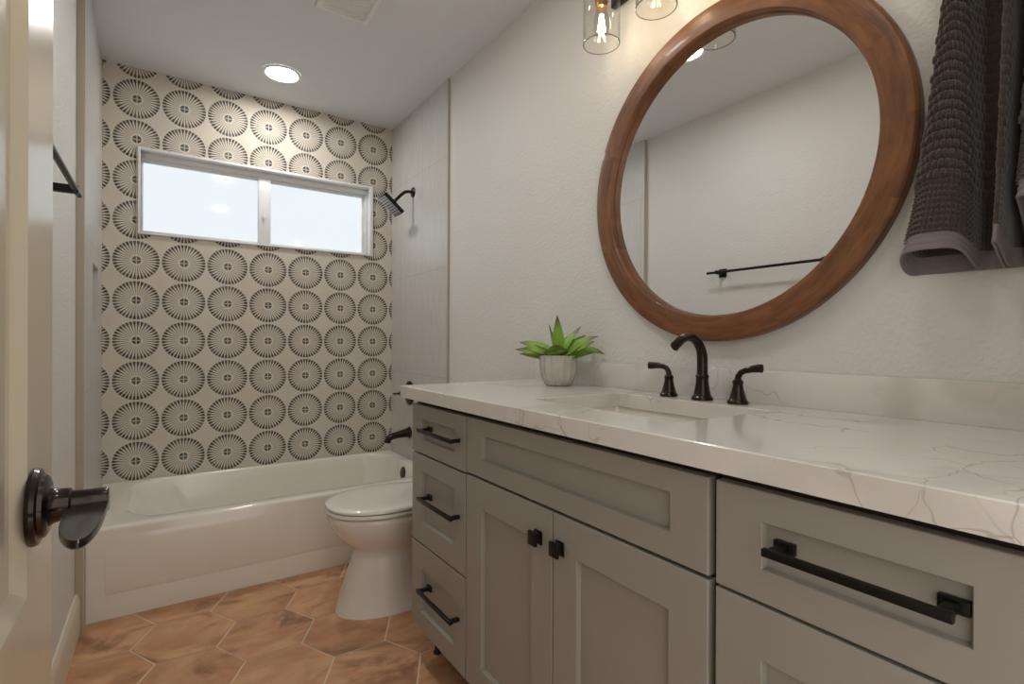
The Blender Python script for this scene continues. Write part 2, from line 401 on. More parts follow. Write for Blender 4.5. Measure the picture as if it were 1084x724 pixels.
# window
def rect_ring(b, xo0, xo1, zo0, zo1, l, r, bt, tp, y0, y1, bev=.002):
    b.box(xo0, xo0+l, y0, y1, zo0, zo1, bev); b.box(xo1-r, xo1, y0, y1, zo0, zo1, bev)
    b.box(xo0+l-.001, xo1-r+.001, y0, y1, zo0, zo0+bt, bev); b.box(xo0+l-.001, xo1-r+.001, y0, y1, zo1-tp, zo1, bev)
b = MB(); rect_ring(b, WX0, WX1, WZ0, WZ1, .012, .020, .010, .014, YB-.012, YB+.10)      # flange and jamb
win = struct(b.build('window_1', MAT['vinyl']))
b = MB(); rect_ring(b, WX0+.012, WX1-.020, WZ0+.010, WZ1-.014, .004, .016, .008, .030, YB+.035, YB+.095)
b.box(.447, .512, YB+.03, YB+.09, WZ0+.018, WZ1-.042, .002); b.build('window_frame', MAT['vinyl'], win)
for nm, x0, x1, yy in (('sash', WX0+.016, .470, YB+.040), ('sash', .494, WX1-.036, YB+.056)):
    b = MB(); l, r = (.006, .024) if x0 < 0 else (.014, .014)
    zt = WZ1-.044
    rect_ring(b, x0, x1, WZ0+.018, zt, l, r, .009, .020, yy, yy+.03); sa = b.build('sash', MAT['vinyl'], win)
    MB().box(x0+l-.002, x1-r+.002, yy+.010, yy+.016, WZ0+.025, zt-.018).build('pane', MAT['pane'], sa, smooth=False)
MB().box(.470, .478, YB+.018, YB+.041, 1.735, 1.79, .002).box(.464, .484, YB+.024, YB+.034, 1.752, 1.772, .002).build('latch', MAT['vinyl'], win)

# entry door, standing open
DX = -.093
b = MB(); y0, y1, t = -.075, .692, .035
def panel_door(b, x, y0, y1, z0, z1, panels, rec=.009, bev=.012):
    """front skin of a door at x (facing +x) with moulded recessed panels (y0,y1,z0,z1)"""
    ys = sorted({y0, y1, *[v for p in panels for v in p[:2]]}); zs = sorted({z0, z1, *[v for p in panels for v in p[2:]]})
    for i in range(len(ys)-1):
        for k in range(len(zs)-1):
            q = (ys[i], ys[i+1], zs[k], zs[k+1])
            if q in [tuple(p) for p in panels]: continue
            b._add([(x, q[0], q[2]), (x, q[1], q[2]), (x, q[1], q[3]), (x, q[0], q[3])], [(0, 1, 2, 3)])
    for a, c, e, f in panels:
        rings = []
        for ins, dx in ((0, 0), (.006, -rec*.4), (bev, -rec), (bev+.02, -rec), (bev+.045, -rec*.35)):
            rings.append([(x+dx, a+ins, e+ins), (x+dx, c-ins, e+ins), (x+dx, c-ins, f-ins), (x+dx, a+ins, f-ins)])
        b.loft(rings, False, True)
panel_door(b, DX, y0, y1, .012, 2.04, [(.03, .578, .835, 1.93), (.03, .578, .20, .70)])
e = [(DX, y0, .012), (DX, y1, .012), (DX, y1, 2.04), (DX, y0, 2.04)]; g = [(DX-t, y, z) for _, y, z in e]
b._add(e+g, [(0, 1, 5, 4), (1, 2, 6, 5), (2, 3, 7, 6), (3, 0, 4, 7), (7, 6, 5, 4)])
bmesh.ops.remove_doubles(b.bm, verts=b.bm.verts[:], dist=1e-5)
door = struct(b.build('door_1', MAT['door'], angle=25))
ry, rz = .594, .907
b = MB().lathe([(.0, .0), (.0322, .0), (.0330, .003), (.0315, .006), (.0270, .007), (.0262, .010), (.0225, .0118), (.015, .0125), (.0125, .016)], (DX, ry, rz), (1, 0, 0), cap1=False)
b.lathe([(.0175, .012), (.0150, .015), (.0138, .020), (.0135, .0255), (.0125, .0265), (.0112, .027), (.0106, .040), (.0108, .0505), (.0098, .0525), (0, .053)], (DX, ry, rz-.001), (1, 0, 0), cap0=False)
dh = b.build('door_handle', MAT['bronze'], door)
out = [(-.070, .594), (-.070, .570), (-.0685, .550), (-.0675, .531), (-.0640, .507), (-.0590, .489), (-.0530, .4795), (-.0480, .481), (-.0440, .494), (-.0412, .515), (-.0402, .540), (-.0402, .594)]
def chaikin(p, n=3):
    for _ in range(n):
        q = [p[0]]
        for a, c in zip(p, p[1:]): q += [(a[0]*.75+c[0]*.25, a[1]*.75+c[1]*.25), (a[0]*.25+c[0]*.75, a[1]*.25+c[1]*.75)]
        p = q+[p[-1]]
    return p
out = chaikin(out)
sh = lambda f, z: [(-.055+(x+.055)*f, .54+(y-.54)*(f if y < .58 else 1), z) for x, y in out]
b = MB().loft([sh(.93, .8985), sh(1, .9005), sh(1, .9045), sh(.97, .9060), sh(.90, .9058)]); b.build('lever', MAT['bronze'], dh, angle=40)

# ================================================================== BATHTUB
def build_tub():
    X0, X1, Y0, Y1, Z = XT-.0004, XR-.009, 2.452, YB-.001, .345
    t = thing('bathtub', ((X0+X1)/2, (Y0+Y1)/2, 0), 'white alcove bathtub below the patterned tile wall and window', 'bathtub')
    b = MB(); R = lambda i, r, z: rrect(X0+i, X1-i, Y0+i, Y1-i, r, z)
    rings = [R(0, .003, 0), R(0, .003, Z-.014), R(.002, .005, Z-.006), R(.007, .008, Z-.001), R(.014, .010, Z)]
    inn = lambda l, r, f, k, rad, z: rrect(X0+l, X1-r, Y0+f, Y1-k, rad, z)
    rings += [inn(.105, .055, .068, .026, .17, Z), inn(.113, .061, .075, .032, .17, Z-.003), inn(.122, .066, .081, .037, .168, Z-.012),
              inn(.150, .073, .090, .045, .165, Z-.06), inn(.215, .085, .105, .062, .16, Z-.17), inn(.275, .10, .125, .085, .15, .095), inn(.32, .14, .16, .12, .12, .072)]
    b.loft(rings)
    # shallow raised panel of the apron, its lower lip slanting back
    pa = [(Y0+.001, .312), (Y0-.004, .285), (Y0-.005, .108), (Y0+.001, .086)]
    b.loft([[(X0+.06, y, z) for y, z in pa], [(X1-.06, y, z) for y, z in pa]])
    for v in b.bm.verts:
        if v.co.x < X0+.33: v.co.x -= .0145*(v.co.y-Y0)/(Y1-Y0)*(1-max(0, (v.co.x-X0)/.33))
    b.build('tub_body', MAT['acrylic'], t, angle=50)
    b = MB().lathe([(0, .0), (.033, .0), (.035, .004), (.030, .009), (0, .011)], (X1-.071, 2.84, .285), (-1, 0, .16), 32)
    tag(b.build('overflow_plate', MAT['bronze'], t), 'dark bronze overflow plate')
build_tub()

# tub spout, shower valve, shower head on the right alcove wall
SX = XR-.008
t = thing('tub_spout', (SX, 2.92, .50), 'curved black bronze tub spout on the tiled wall above the bathtub', 'tub spout')
b = MB(); P = [(SX, 2.92, .500), (SX-.018, 2.92, .499), (SX-.045, 2.92, .497), (SX-.075, 2.92, .493), (SX-.105, 2.92, .488), (SX-.126, 2.92, .480), (SX-.137, 2.92, .466), (SX-.139, 2.92, .452)]
b.tube(P, [.030, .028, .024, .0205, .019, .019, .0185, .0175], 24, upv=(0, 1, 0)); b.build('spout_body', MAT['bronze'], t)
MB().lathe([(.0, 0), (.034, 0), (.036, .005), (.032, .010), (.0, .012)], (SX, 2.92, .500), (-1, 0, 0), 32).build('wall_flange', MAT['bronze'], t)
t = thing('shower_valve', (SX, 2.92, .738), 'round dark shower valve trim with lever, half behind the counter end', 'shower valve')
MB().lathe([(.0, 0), (.070, 0), (.072, .004), (.066, .009), (.030, .012), (.026, .03), (.022, .034)], (SX, 2.92, .738), (-1, 0, 0), 40).build('escutcheon', MAT['bronze'], t)
b = MB().lathe([(.018, .03), (.019, .055), (.016, .062), (0, .064)], (SX, 2.92, .738), (-1, 0, 0), 24)
b.tube([(SX-.05, 2.92, .742), (SX-.075, 2.92, .738), (SX-.105, 2.92, .738)], [(.010, .008), (.009, .006), (.010, .005)], 14, upv=(0, 0, 1)); b.build('lever', MAT['bronze'], t)
t = thing('wall_shower', (SX, 2.88, 1.935), 'square black shower head angled down on a short wall arm', 'shower head')
MB().lathe([(0, 0), (.029, 0), (.030, .004), (.024, .010), (.012, .013)], (SX, 2.88, 1.935), (-1, 0, 0), 32).build('wall_flange', MAT['bronze'], t)
dn = Vector((-.655, 0, -.755)); lx = Vector((.755, 0, -.655)); hc = Vector((1.088, 2.88, 1.835))
b = MB(); b.tube([(SX-.005, 2.88, 1.935), (SX-.03, 2.88, 1.936), (SX-.052, 2.88, 1.930), (SX-.075, 2.88, 1.910), tuple(hc-dn*.035)], [.0095]*5, 16, upv=(0, 1, 0))
b.lathe([(.012, 0), (.017, .006), (.017, .018), (.020, .026), (.010, .03)], hc-dn*.045, tuple(dn), 24); b.build('shower_arm', MAT['bronze'], t)
def obox(b, c, ax, ay, az, hx, hy, hz, bev=0):
    k = len(b.bm.verts); b.box(-hx, hx, -hy, hy, -hz, hz, bev); b.bm.verts.ensure_lookup_table()
    for v in b.bm.verts[k:]: v.co = Vector(c) + ax*v.co.x + ay*v.co.y + az*v.co.z
yv = Vector((0, 1, 0))
b = MB(); obox(b, hc-dn*.008, lx, yv, dn, .072, .056, .011, .004); hd = b.build('head_body', MAT['black'], t)
b = MB(); obox(b, hc+dn*.0035, lx, yv, dn, .064, .049, .0015, .001)
b.build('face_plate', MAT['nozzle'], hd)
b = MB()
for k in range(8): obox(b, hc+dn*.0052+lx*(-.056+.016*k), lx, yv, dn, .0022, .043, .0008)
b.build('nozzle_bars', MAT['black'], hd)

# ================================================================== TOILET
def egg(xf, xb, hw, cy, z, n=44, e=2.25):
    cx = xf + (xb-xf)*.46; out = []
    for k in range(n):
        a = 2*PI*k/n; c, s = math.cos(a), math.sin(a)
        px = math.copysign(abs(c)**(2/e), c); py = math.copysign(abs(s)**(2/e), s)
        out.append((cx + px*((cx-xf) if c < 0 else (xb-cx)), cy+py*hw, z))
    return out
def build_toilet():
    cy = 2.025; t = thing('toilet', (.87, cy, 0), 'white elongated toilet with closed lid between bathtub and vanity', 'toilet')
    b = MB(); rows = [(0, .553, 1.10, .137), (.012, .555, 1.10, .136), (.05, .568, 1.08, .131), (.10, .585, 1.06, .125), (.16, .606, 1.04, .119), (.205, .622, 1.03, .116), (.228, .627, 1.03, .112),
        (.245, .614, 1.03, .122), (.27, .584, 1.03, .142), (.30, .556, 1.03, .160), (.33, .536, 1.03, .173), (.36, .524, 1.03, .180), (.378, .521, 1.03, .181), (.384, .526, 1.025, .177)]
    b.loft([egg(xf, xb, hw, cy, z) for z, xf, xb, hw in rows]); b.box(.95, 1.22, cy-.11, cy+.11, .26, .384, .02, 3)
    b.build('bowl', MAT['porcelain'], t, angle=60)
    b = MB(); b.loft([egg(xf, 1.02, hw, cy, z) for z, xf, hw in ((.389, .522, .178), (.391, .517, .183), (.398, .516, .184), (.404, .519, .181))]); b.build('seat', MAT['porcelain'], t, angle=50)
    b = MB(); b.loft([egg(xf, 1.01, hw, cy, z) for z, xf, hw in ((.4065, .522, .179), (.409, .518, .183), (.416, .518, .183), (.421, .524, .178), (.424, .545, .160), (.4255, .60, .11), (.426, .68, .04))]); b.build('lid', MAT['porcelain'], t, angle=50)
    b = MB(); b.loft([rrect(1.035, 1.226, cy-.21, cy+.21, .03, .386), rrect(1.025, 1.228, cy-.225, cy+.225, .03, .70)]); b.build('tank', MAT['porcelain'], t)
    b = MB(); b.loft([rrect(1.018, 1.230, cy-.232, cy+.232, .03, .702), rrect(1.016, 1.230, cy-.234, cy+.234, .03, .72), rrect(1.024, 1.228, cy-.226, cy+.226, .03, .732)]); b.build('tank_lid', MAT['porcelain'], t)
    b = MB().lathe([(.012, 0), (.012, .012), (0, .014)], (1.03, cy-.15, .65), (-1, 0, 0), 20); b.tube([(1.018, cy-.15, .65), (1.012, cy-.10, .646), (1.014, cy-.075, .644)], [.006, .006, .007], 10); b.build('flush_lever', MAT['bronze'], t)
build_toilet()

# ================================================================== VANITY
XD = .691; XBK = XR-.003; ZB, ZT = .119, .843
def shaker(b, y0, y1, z0, z1, stl, str_, rb, rt_, th=.019, rec=.0115, bev=.0018):
    """one shaker front facing -x: frame of stiles and rails round a recessed flat panel (stl: stile at y1, str_: stile at y0)"""
    x0, x1 = XD, XD+th; a, c, e, f = y0+str_, y1-stl, z0+rb, z1-rt_
    O = lambda i, x: [(x, y0+i, z0+i), (x, y1-i, z0+i), (x, y1-i, z1-i), (x, y0+i, z1-i)]
    I = lambda i, x: [(x, a-i, e-i), (x, c+i, e-i), (x, c+i, f+i), (x, a-i, f+i)]
    b.loft([O(0, x1), O(0, x0+bev), O(bev*.35, x0+bev*.35), O(bev, x0), I(.0012, x0), I(0, x0+.0012), I(-.0015, x0+rec), ])
def bar_handle(drawer, y0, y1, z):
    b = MB(); b.box(XD-.034, XD-.025, y0, y1, z-.0055, z+.0055, .0012)
    for ya, yb in ((y0, y0+.020), (y1-.020, y1)):
        b.box(XD-.027, XD+.004, ya+.004, yb-.004, z-.005, z+.005, .001); b.box(XD+.003, XD+.0125, ya-.004, yb+.004, z-.008, z+.008, .001)
    b.build('handle', MAT['black'], drawer, angle=30)
def cabinet_box(t, y0, y1):
    b = MB(); x0 = XD+.0195
    b.box(x0, XBK, y0, y0+.016, ZB, .860); b.box(x0, XBK, y1-.016, y1, ZB, .860)
    b.box(x0, XBK, y0+.016, y1-.016, ZB, ZB+.016); b.box(XBK-.008, XBK, y0+.016, y1-.016, ZB+.016, .86)
    b.box(x0, x0+.06, y0+.016, y1-.016, .838, .860)
    b.build('cabinet_box', MAT['shadow'], t, smooth=False)
    ye = y1-.03 if y1 > 1.6 else y1
    MB().box(.785, .801, y0, ye, 0, ZB+.001).box(.801, XBK-.02, y0+.003, y0+.016, 0, ZB+.001).box(.801, XBK-.02, ye-.016, ye-.003, 0, ZB+.001).build('toe_kick', MAT['shadow'], t, smooth=False)
def drawer_front(t, y0, y1, z0, z1, stl, str_, rb, rt_, hy=None, hz=None):
    b = MB(); shaker(b, y0, y1, z0, z1, stl, str_, rb, rt_)
    d = b.build('drawer', MAT['cabinet'], t, angle=25)
    if hy: bar_handle(d, hy[0], hy[1], hz)
    return d
# drawer bank beside the toilet
L0, L1 = 1.2505, 1.6165
t = thing('drawer_cabinet', (.95, (L0+L1)/2, 0), 'narrow grey-beige three drawer cabinet at the toilet end of the vanity', 'cabinet', 'vanity cabinets')
cabinet_box(t, L0-.003, L1)
for z0, z1, rb, rt_, hz in ((.688, ZT, .045, .045, .771), (.399, .6825, .068, .054, .556), (ZB, .3935, .060, .078, .268)):
    drawer_front(t, L0, L1, z0, z1, .076, .068, rb, rt_, (1.277, 1.508), hz)
MB().lathe([(.012, 0), (.013, .004), (.009, .010), (.009, ZB+.001)], (.768, 1.580, 0), n=20).build('leg', MAT['shadow'], t)
# sink base with false front and two doors
S0, S1 = .4855, 1.2445
t = thing('sink_cabinet', (.95, (S0+S1)/2, 0), 'wide grey-beige sink cabinet with two doors and a blank front panel', 'cabinet', 'vanity cabinets')
cabinet_box(t, S0-.004, S1+.002)
b = MB(); shaker(b, S0, S1, .692, ZT, .080, .073, .046, .040); b.build('false_front', MAT['cabinet'], t, angle=25)
for y0, y1, ky in ((.8675, S1, .915), (S0, .8635, .840)):
    b = MB(); shaker(b, y0, y1, ZB, .6855, .080 if y1 > 1 else .0755, .0755 if y1 > 1 else .075, .070, .077); d = b.build('door', MAT['cabinet'], t, angle=25)
    kz = .617
    b = MB().box(XD-.003, XD+.0005, ky-.014, ky+.013, kz-.015, kz+.015, .001).box(XD-.014, XD-.002, ky-.009, ky+.010, kz-.010, kz+.012).box(XD-.020, XD-.013, ky-.013, ky+.015, kz-.016, kz+.015, .0015)
    b.build('knob', MAT['black'], d, angle=30)
# drawer bank nearest the doorway
R0, R1 = .100, .4725
t = thing('drawer_cabinet', (.95, (R0+R1)/2, 0), 'grey-beige drawer cabinet nearest the door, its bar handles widest in view', 'cabinet', 'vanity cabinets')
cabinet_box(t, R0, R1+.003)
for z0, z1, rb, rt_, hz in ((.6875, ZT, .047, .044, .772), (.399, .6825, .068, .076, .556), (ZB, .3935, .060, .078, .268)):
    drawer_front(t, R0, R1, z0, z1, .0725, .0745, rb, rt_, (.181, .382), hz)

# countertop with sink cut-out
CX0, CY0, CY1, CZ0, CZ1 = .666, -.015, 1.662, .861, .900
HX0, HX1, HY0, HY1 = .802, 1.112, .622, 1.088
b = MB(); o = lambda i, z: [(CX0+i, CY0+i, z), (XR-.001, CY0+i, z), (XR-.001, CY1-i, z), (CX0+i, CY1-i, z)]
hole = lambda i, z: rrect(HX0-i, HX1+i, HY0-i, HY1+i, .012, z, 4)
def frame_face(b, outer, inner):
    vo = [b.bm.verts.new(p) for p in outer]; vi = [b.bm.verts.new(p) for p in inner]; n = 5
    # inner corners order: (+x,+y), (-x,+y), (-x,-y), (+x,-y); outer order: (-x,-y), (+x,-y), (+x,+y), (-x,+y)
    om = [vo[2], vo[3], vo[0], vo[1]]
    for k in range(4):
        seg = vi[k*n:(k+1)*n]
        for a, c in zip(seg, seg[1:]): b.bm.faces.new((om[k], a, c))
        b.bm.faces.new((om[k], seg[-1], vi[((k+1) % 4)*n], om[(k+1) % 4]))
frame_face(b, o(.002, CZ1), hole(.0015, CZ1)); frame_face(b, o(0, CZ0), hole(0, CZ0))
b.loft([o(0, CZ0), o(0, CZ1-.002), o(.002, CZ1)], False, False); b.loft([hole(0, CZ0), hole(0, CZ1-.0015), hole(.0015, CZ1)], False, False)
bmesh.ops.remove_doubles(b.bm, verts=b.bm.verts[:], dist=1e-5)
tag(b.build('countertop', MAT['quartz'], origin=((CX0+XR)/2, (CY0+CY1)/2, CZ0), angle=30), 'white veined quartz countertop along the grey-beige vanity', 'countertop')
tag(MB().box(XR-.020, XR-.001, CY0, 1.640, CZ1, .981, .001).build('backsplash', MAT['quartz'], origin=(XR-.01, .78, CZ1)), 'low white veined quartz backsplash strip on the wall behind the faucet', 'backsplash')
# undermount sink
t = thing('sink', ((HX0+HX1)/2, (HY0+HY1)/2, CZ0-.15), 'white rectangular undermount sink sunk into the quartz countertop', 'sink')
b = MB(); k = lambda i, r, z: rrect(HX0-.006+i, HX1+.006-i, HY0-.006+i, HY1+.006-i, r, z, 6)
b.loft([k(-.02, .02, CZ0-.0008), k(0, .02, CZ0-.0008), k(.004, .025, CZ0-.03), k(.012, .04, CZ0-.10), k(.035, .05, CZ0-.128), k(.08, .05, CZ0-.136), k(.13, .02, CZ0-.139)], False, True)
b.build('basin', MAT['porcelain'], t, angle=60, solid=0)
MB().lathe([(0, 0), (.022, 0), (.0235, .002), (.020, .004), (0, .0035)], ((HX0+HX1)/2, .855, CZ0-.138), n=28).build('drain', MAT['bronze'], t)

# ================================================================== FAUCET
FX = 1.165
t = thing('faucet', (FX, .838, CZ1), 'bronze arched faucet with two lever handles behind the sink', 'faucet')
foot = lambda r: [(0, 0), (r, 0), (r*1.03, .004), (r*.98, .007), (r*.90, .009), (r*.80, .014)]
b = MB().lathe(foot(.027)+[(.0190, .026), (.0165, .042), (.0155, .055), (.0160, .058), (.0172, .060), (.0172, .063), (.0150, .065), (.0140, .069)], (FX, .838, CZ1), n=40)
c0 = (FX-.058, .838, 1.005); P = [(FX, .838, .962), (FX, .838, .985)] + arc(c0, .058, 0, 128, 14)
d = Vector(P[-1])-Vector(P[-2]); d.normalize(); P += [tuple(Vector(P[-1])+d*.012), tuple(Vector(P[-1])+d*.022)]
n = len(P); b.tube(P, [.0138]*2+[(.0138-.003*min(1, i/8)+.002*max(0, (i-11)/5), .0138-.0035*min(1, i/8)) for i in range(n-2)], 24, upv=(0, 1, 0)); b.build('spout', MAT['bronze'], t)
for y, sg, tilt in ((.945, 1, .0), (.737, -1, .006)):
    b = MB().lathe(foot(.024)+[(.0165, .024), (.0130, .038), (.0115, .047), (.0120, .049), (.0130, .051), (.0130, .055), (.0110, .057), (.0085, .060)], (FX, y, CZ1), n=36); hb = b.build('handle', MAT['bronze'], t)
    b = MB(); b.tube([(FX, y, .957), (FX, y+sg*.001, .967), (FX, y+sg*.008, .977), (FX-.001, y+sg*.020, .982), (FX-.003, y+sg*.038, .984+tilt*.4), (FX-.006, y+sg*.056, .983+tilt), (FX-.008, y+sg*.066, .983+tilt)],
        [(.0080, .0080), (.0075, .0075), (.0070, .0070), (.0072, .0062), (.0085, .0055), (.0100, .0055), (.0100, .0052)], 20, upv=(1, 0, 0.001)); b.build('lever', MAT['bronze'], hb)

# ================================================================== MIRROR
MY, MZ = .837, 1.502
t = thing('round_mirror', (XR, MY, MZ-.449), 'large round wall mirror in a walnut brown wooden frame', 'mirror')
ro, ri = .449, .383
prof = [(ro-.010, .0005), (ro, .002), (ro+.001, .022), (ro-.001, .028), (ro-.006, .0315), (ro-.020, .034), (ri+.012, .0345), (ri+.003, .0335), (ri, .030), (ri, .013), (ri-.004, .011), (ri-.004, .005), (ri+.02, .0005)]
b = MB(); N = 128; rings = []
for k in range(N): 
    a = 2*PI*k/N; rings.append([(XR-h, MY+r*math.cos(a), MZ+r*math.sin(a)) for r, h in prof])
b.loft(rings+[rings[0]], False, False); bmesh.ops.remove_doubles(b.bm, verts=b.bm.verts[:], dist=1e-5); b.build('mirror_frame', MAT['wood'], t, angle=16)
b = MB(); b.lathe([(ri+.006, 0), (ri+.006, .004)], (XR-.003, MY, MZ), (-1, 0, 0), 128); b.build('mirror_glass', MAT['mirror'], t, smooth=False)

# ================================================================== VANITY LIGHT
LX, LZ0 = 1.100, 1.953
t = thing('vanity_light', (XR, .835, 2.16), 'vanity light bar with clear glass jar shades above the mirror', 'light fixture')
MB().box(XR-.022, XR-.0005, .44, 1.23, 2.148, 2.208, .003).build('backplate', MAT['black'], t)
for y in (1.150, .940, .730, .520):
    b = MB().tube([(XR-.02, y, 2.178), (XR-.06, y, 2.17), (LX+.02, y, 2.181), (LX+.004, y, 2.16), (LX, y, 2.158), (LX, y, 2.128)], .007, 12, upv=(0, 1, 0)); b.lathe([(0, 0), (.034, 0), (.036, -.006), (.036, -.014), (.02, -.016)], (LX, y, 2.131), n=32); b.build('arm', MAT['black'], t)
    MB().lathe([(.0, .0), (.019, 0), (.021, -.004), (.021, -.034), (.0175, -.038), (.0175, -.052), (0, -.052)], (LX, y, 2.116), n=28).build('socket', MAT['brass'], t)
    b = MB(); r = .0555; pr = [(.020, 2.117), (r-.020, 2.117), (r-.006, 2.111), (r-.001, 2.101), (r, 2.091), (r, LZ0+.002), (r-.0012, LZ0), (r-.0026, LZ0+.002), (r-.0026, 2.091), (r-.0035, 2.100), (r-.008, 2.1085), (r-.021, 2.1142), (.020, 2.1142)]
    b.lathe([(q, z) for q, z in pr], (LX, y, 0), n=48, cap0=False, cap1=False); sd_ = b.build('shade', MAT['glass'], t, angle=60)
    b = MB(); k = [(r-.0013+.0016*math.cos(2*PI*q/8), LZ0+.0012*math.sin(2*PI*q/8)) for q in range(8)]
    b.lathe(k+[k[0]], (LX, y, 0), n=48, cap0=False, cap1=False); bmesh.ops.remove_doubles(b.bm, verts=b.bm.verts[:], dist=1e-6); b.build('rim', MAT['rimglass'], sd_)
    b = MB().lathe([(.012, 2.068), (.014, 2.058), (.022, 2.033), (.0235, 2.013), (.0225, 1.995), (.017, 1.980), (.008, 1.973), (0, 1.972)], (LX, y, 0), n=28, cap0=False); bl = b.build('bulb', MAT['bulbglass'], t, angle=60)
    b = MB()
    for q in range(6):
        a = 2*PI*q/6+.3; c, s = math.cos(a), math.sin(a)
        b.tube([(LX+.004*c, y+.004*s, 2.043), (LX+.011*c, y+.011*s, 1.991)], .0011, 6)
    b.build('filament', MAT['filament'], bl)

# ================================================================== CEILING FITTINGS
for li, ((x, y), lab) in enumerate((((.502, 2.870), 'round white recessed downlight over the bathtub'), ((.42, 1.57), 'round recessed downlight over the middle of the floor, seen in the mirror'), ((.48, .42), 'round recessed downlight just inside the doorway'))):
    t = thing('recessed_downlight', (x, y, H), lab, 'ceiling light', 'recessed downlights')
    b = MB().lathe([(.094, 0), (.095, -.003), (.090, -.006), (.078, -.006), (.074, -.003), (.072, -.0005)], (x, y, H-.0003), n=56, cap0=False, cap1=False); b.build('trim_ring', MAT['white'], t)
    MB().lathe([(0, -.0005), (.0735, -.0005), (.0735, -.0025), (0, -.0035)], (x, y, H), n=48).build('lens', MAT['lenses'][li], t)
t = thing('exhaust_fan', (.617, 2.085, H), 'square white exhaust fan grille on the ceiling above the toilet', 'exhaust fan')
b = MB(); fx0, fx1, fy0, fy1 = .508, .727, 1.975, 2.206
for i, (ins, dz) in enumerate(((0, 0),)): pass
sq = lambda i, z: [(fx0+i, fy0+i, z), (fx1-i, fy0+i, z), (fx1-i, fy1-i, z), (fx0+i, fy1-i, z)]
b.loft([sq(0, H-.0003), sq(0, H-.006), sq(.004, H-.010), sq(.022, H-.013), sq(.024, H-.006)], False, False); b.build('frame', MAT['white'], t, angle=30)
b = MB(); n = 15
b.box(fx0+.022, fx1-.022, fy0+.022, fy1-.022, H-.004, H-.001)
for k in range(n):
    y = fy0+.03+(fy1-fy0-.06)*k/(n-1); b.box(fx0+.023, fx1-.023, y-.0035, y+.0035, H-.011, H-.0035)
b.build('grille', MAT['white'], t, smooth=False)

# ================================================================== TOWEL BAR (left wall)
t = thing('towel_bar', (XL, 1.54, 1.463), 'black towel bar with square posts on the left wall, doubled in the mirror', 'towel bar')
b = MB().tube([(-.198, 1.165, 1.456), (-.198, 1.885, 1.456)], .0075, 16); b.build('bar', MAT['black'], t)
for y in (1.235, 1.82):
    MB().box(XL+.0005, XL+.009, y-.024, y+.024, 1.432, 1.480, .002).box(XL+.008, -.191, y-.009, y+.009, 1.445, 1.467, .002).build('post', MAT['black'], t)

# ================================================================== PLANT
PX, PY = 1.124, 1.380
t = thing('potted_succulent', (PX, PY, CZ1), 'green agave-like succulent in a small fluted grey pot on the counter', 'plant')
def fl(r, z, amp, n=96, lobes=14):
    return [(PX+(r*(1-amp*(1-abs(math.sin(lobes*PI*k/n))**.6)))*math.cos(2*PI*k/n), PY+(r*(1-amp*(1-abs(math.sin(lobes*PI*k/n))**.6)))*math.sin(2*PI*k/n), CZ1+z) for k in range(n)]
b = MB(); b.loft([fl(.040, .0006, .0), fl(.045, .003, .03), fl(.054, .018, .07), fl(.060, .035, .09), fl(.064, .055, .10), fl(.0655, .080, .10), fl(.065, .101, .09), fl(.0635, .1035, .07), fl(.060, .103, .0), fl(.058, .088, .0)], True, True)
b.build('pot', MAT['pot'], t, angle=45)
MB().lathe([(0, .003), (.03, .004), (.0585, 0)], (PX, PY, CZ1+.0885), n=32, cap0=False, cap1=False).build('soil', MAT['soil'], t)
def leaf(az, elev, length, width, curl, twist=0, base=.092):
    b = MB(); lay = b.bm.loops.layers.float_color.new('along'); d = Vector((math.cos(az), math.sin(az), 0)); sd = Vector((-d.y, d.x, 0)); n = 12
    p = Vector((PX, PY, CZ1+base)) + d*.006; e = elev; rings = []; ts = []
    for i in range(n+1):
        s = i/n; w = width*(.55+.45*math.sin(min(1, s/.42)*PI/2)) * (1 if s < .42 else max(.03, 1-((s-.42)/.58)**1.7)); th = .0035*(1-.75*s)+.0006
        u = Vector((0, 0, 1))*math.cos(e) - d*math.sin(e); f = d*math.cos(e)+Vector((0, 0, 1))*math.sin(e)
        sdt = sd*math.cos(twist)+u*math.sin(twist); ut = u*math.cos(twist)-sd*math.sin(twist)
        ring = []
        for q in range(10):
            a = 2*PI*q/10; cx, cz = math.cos(a), math.sin(a); ring.append(p + sdt*(cx*w/2) + ut*(cz*th + (cx*cx)*w*.16))
        rings.append(ring); ts.append(s); p = p + f*(length/n); e += curl/n
    b.loft(rings)
    zmap = {}
    b.bm.verts.ensure_lookup_table()
    for i, v in enumerate(b.bm.verts): zmap[v] = ts[min(i//10, n)]
    for f in b.bm.faces:
        for l in f.loops: s = zmap[l.vert]; l[lay] = (s, s, s, 1)
    b.build('leaf', MAT['leaf'], t, angle=70)
# azimuths: image left is (-x..+y), image right is (+x..-y); angles about the pot, 124 deg = screen left, -56 deg = screen right
D = math.radians
for az, el, ln, wd, cu, tw in ((124, 34, .150, .038, -26, -44), (136, 20, .148, .038, -18, -40), (112, 46, .120, .030, -80, -40), (152, 26, .125, .038, -20, -30), (104, 30, .125, .032, -24, -46), (128, 8, .135, .034, -4, -40),
                               (-58, 42, .155, .034, -26, 44), (-46, 32, .158, .036, -56, 44), (-70, 22, .145, .034, 6, 40), (-88, 18, .110, .034, 8, 26), (-40, 52, .118, .034, -20, 36), (-62, 8, .125, .032, 6, 40),
                               (150, 74, .118, .036, 8, -20), (-30, 62, .130, .040, -10, 20), (20, 55, .12, .036, -20, 0), (70, 85, .150, .036, 4, 10), (-135, 50, .086, .044, -36, 0), (-112, 28, .088, .040, -10, 8), (-160, 14, .080, .040, 8, 0), (176, 34, .100, .038, -14, -12)):
    leaf(D(az), D(el), ln, wd*1.25, D(cu), D(tw))

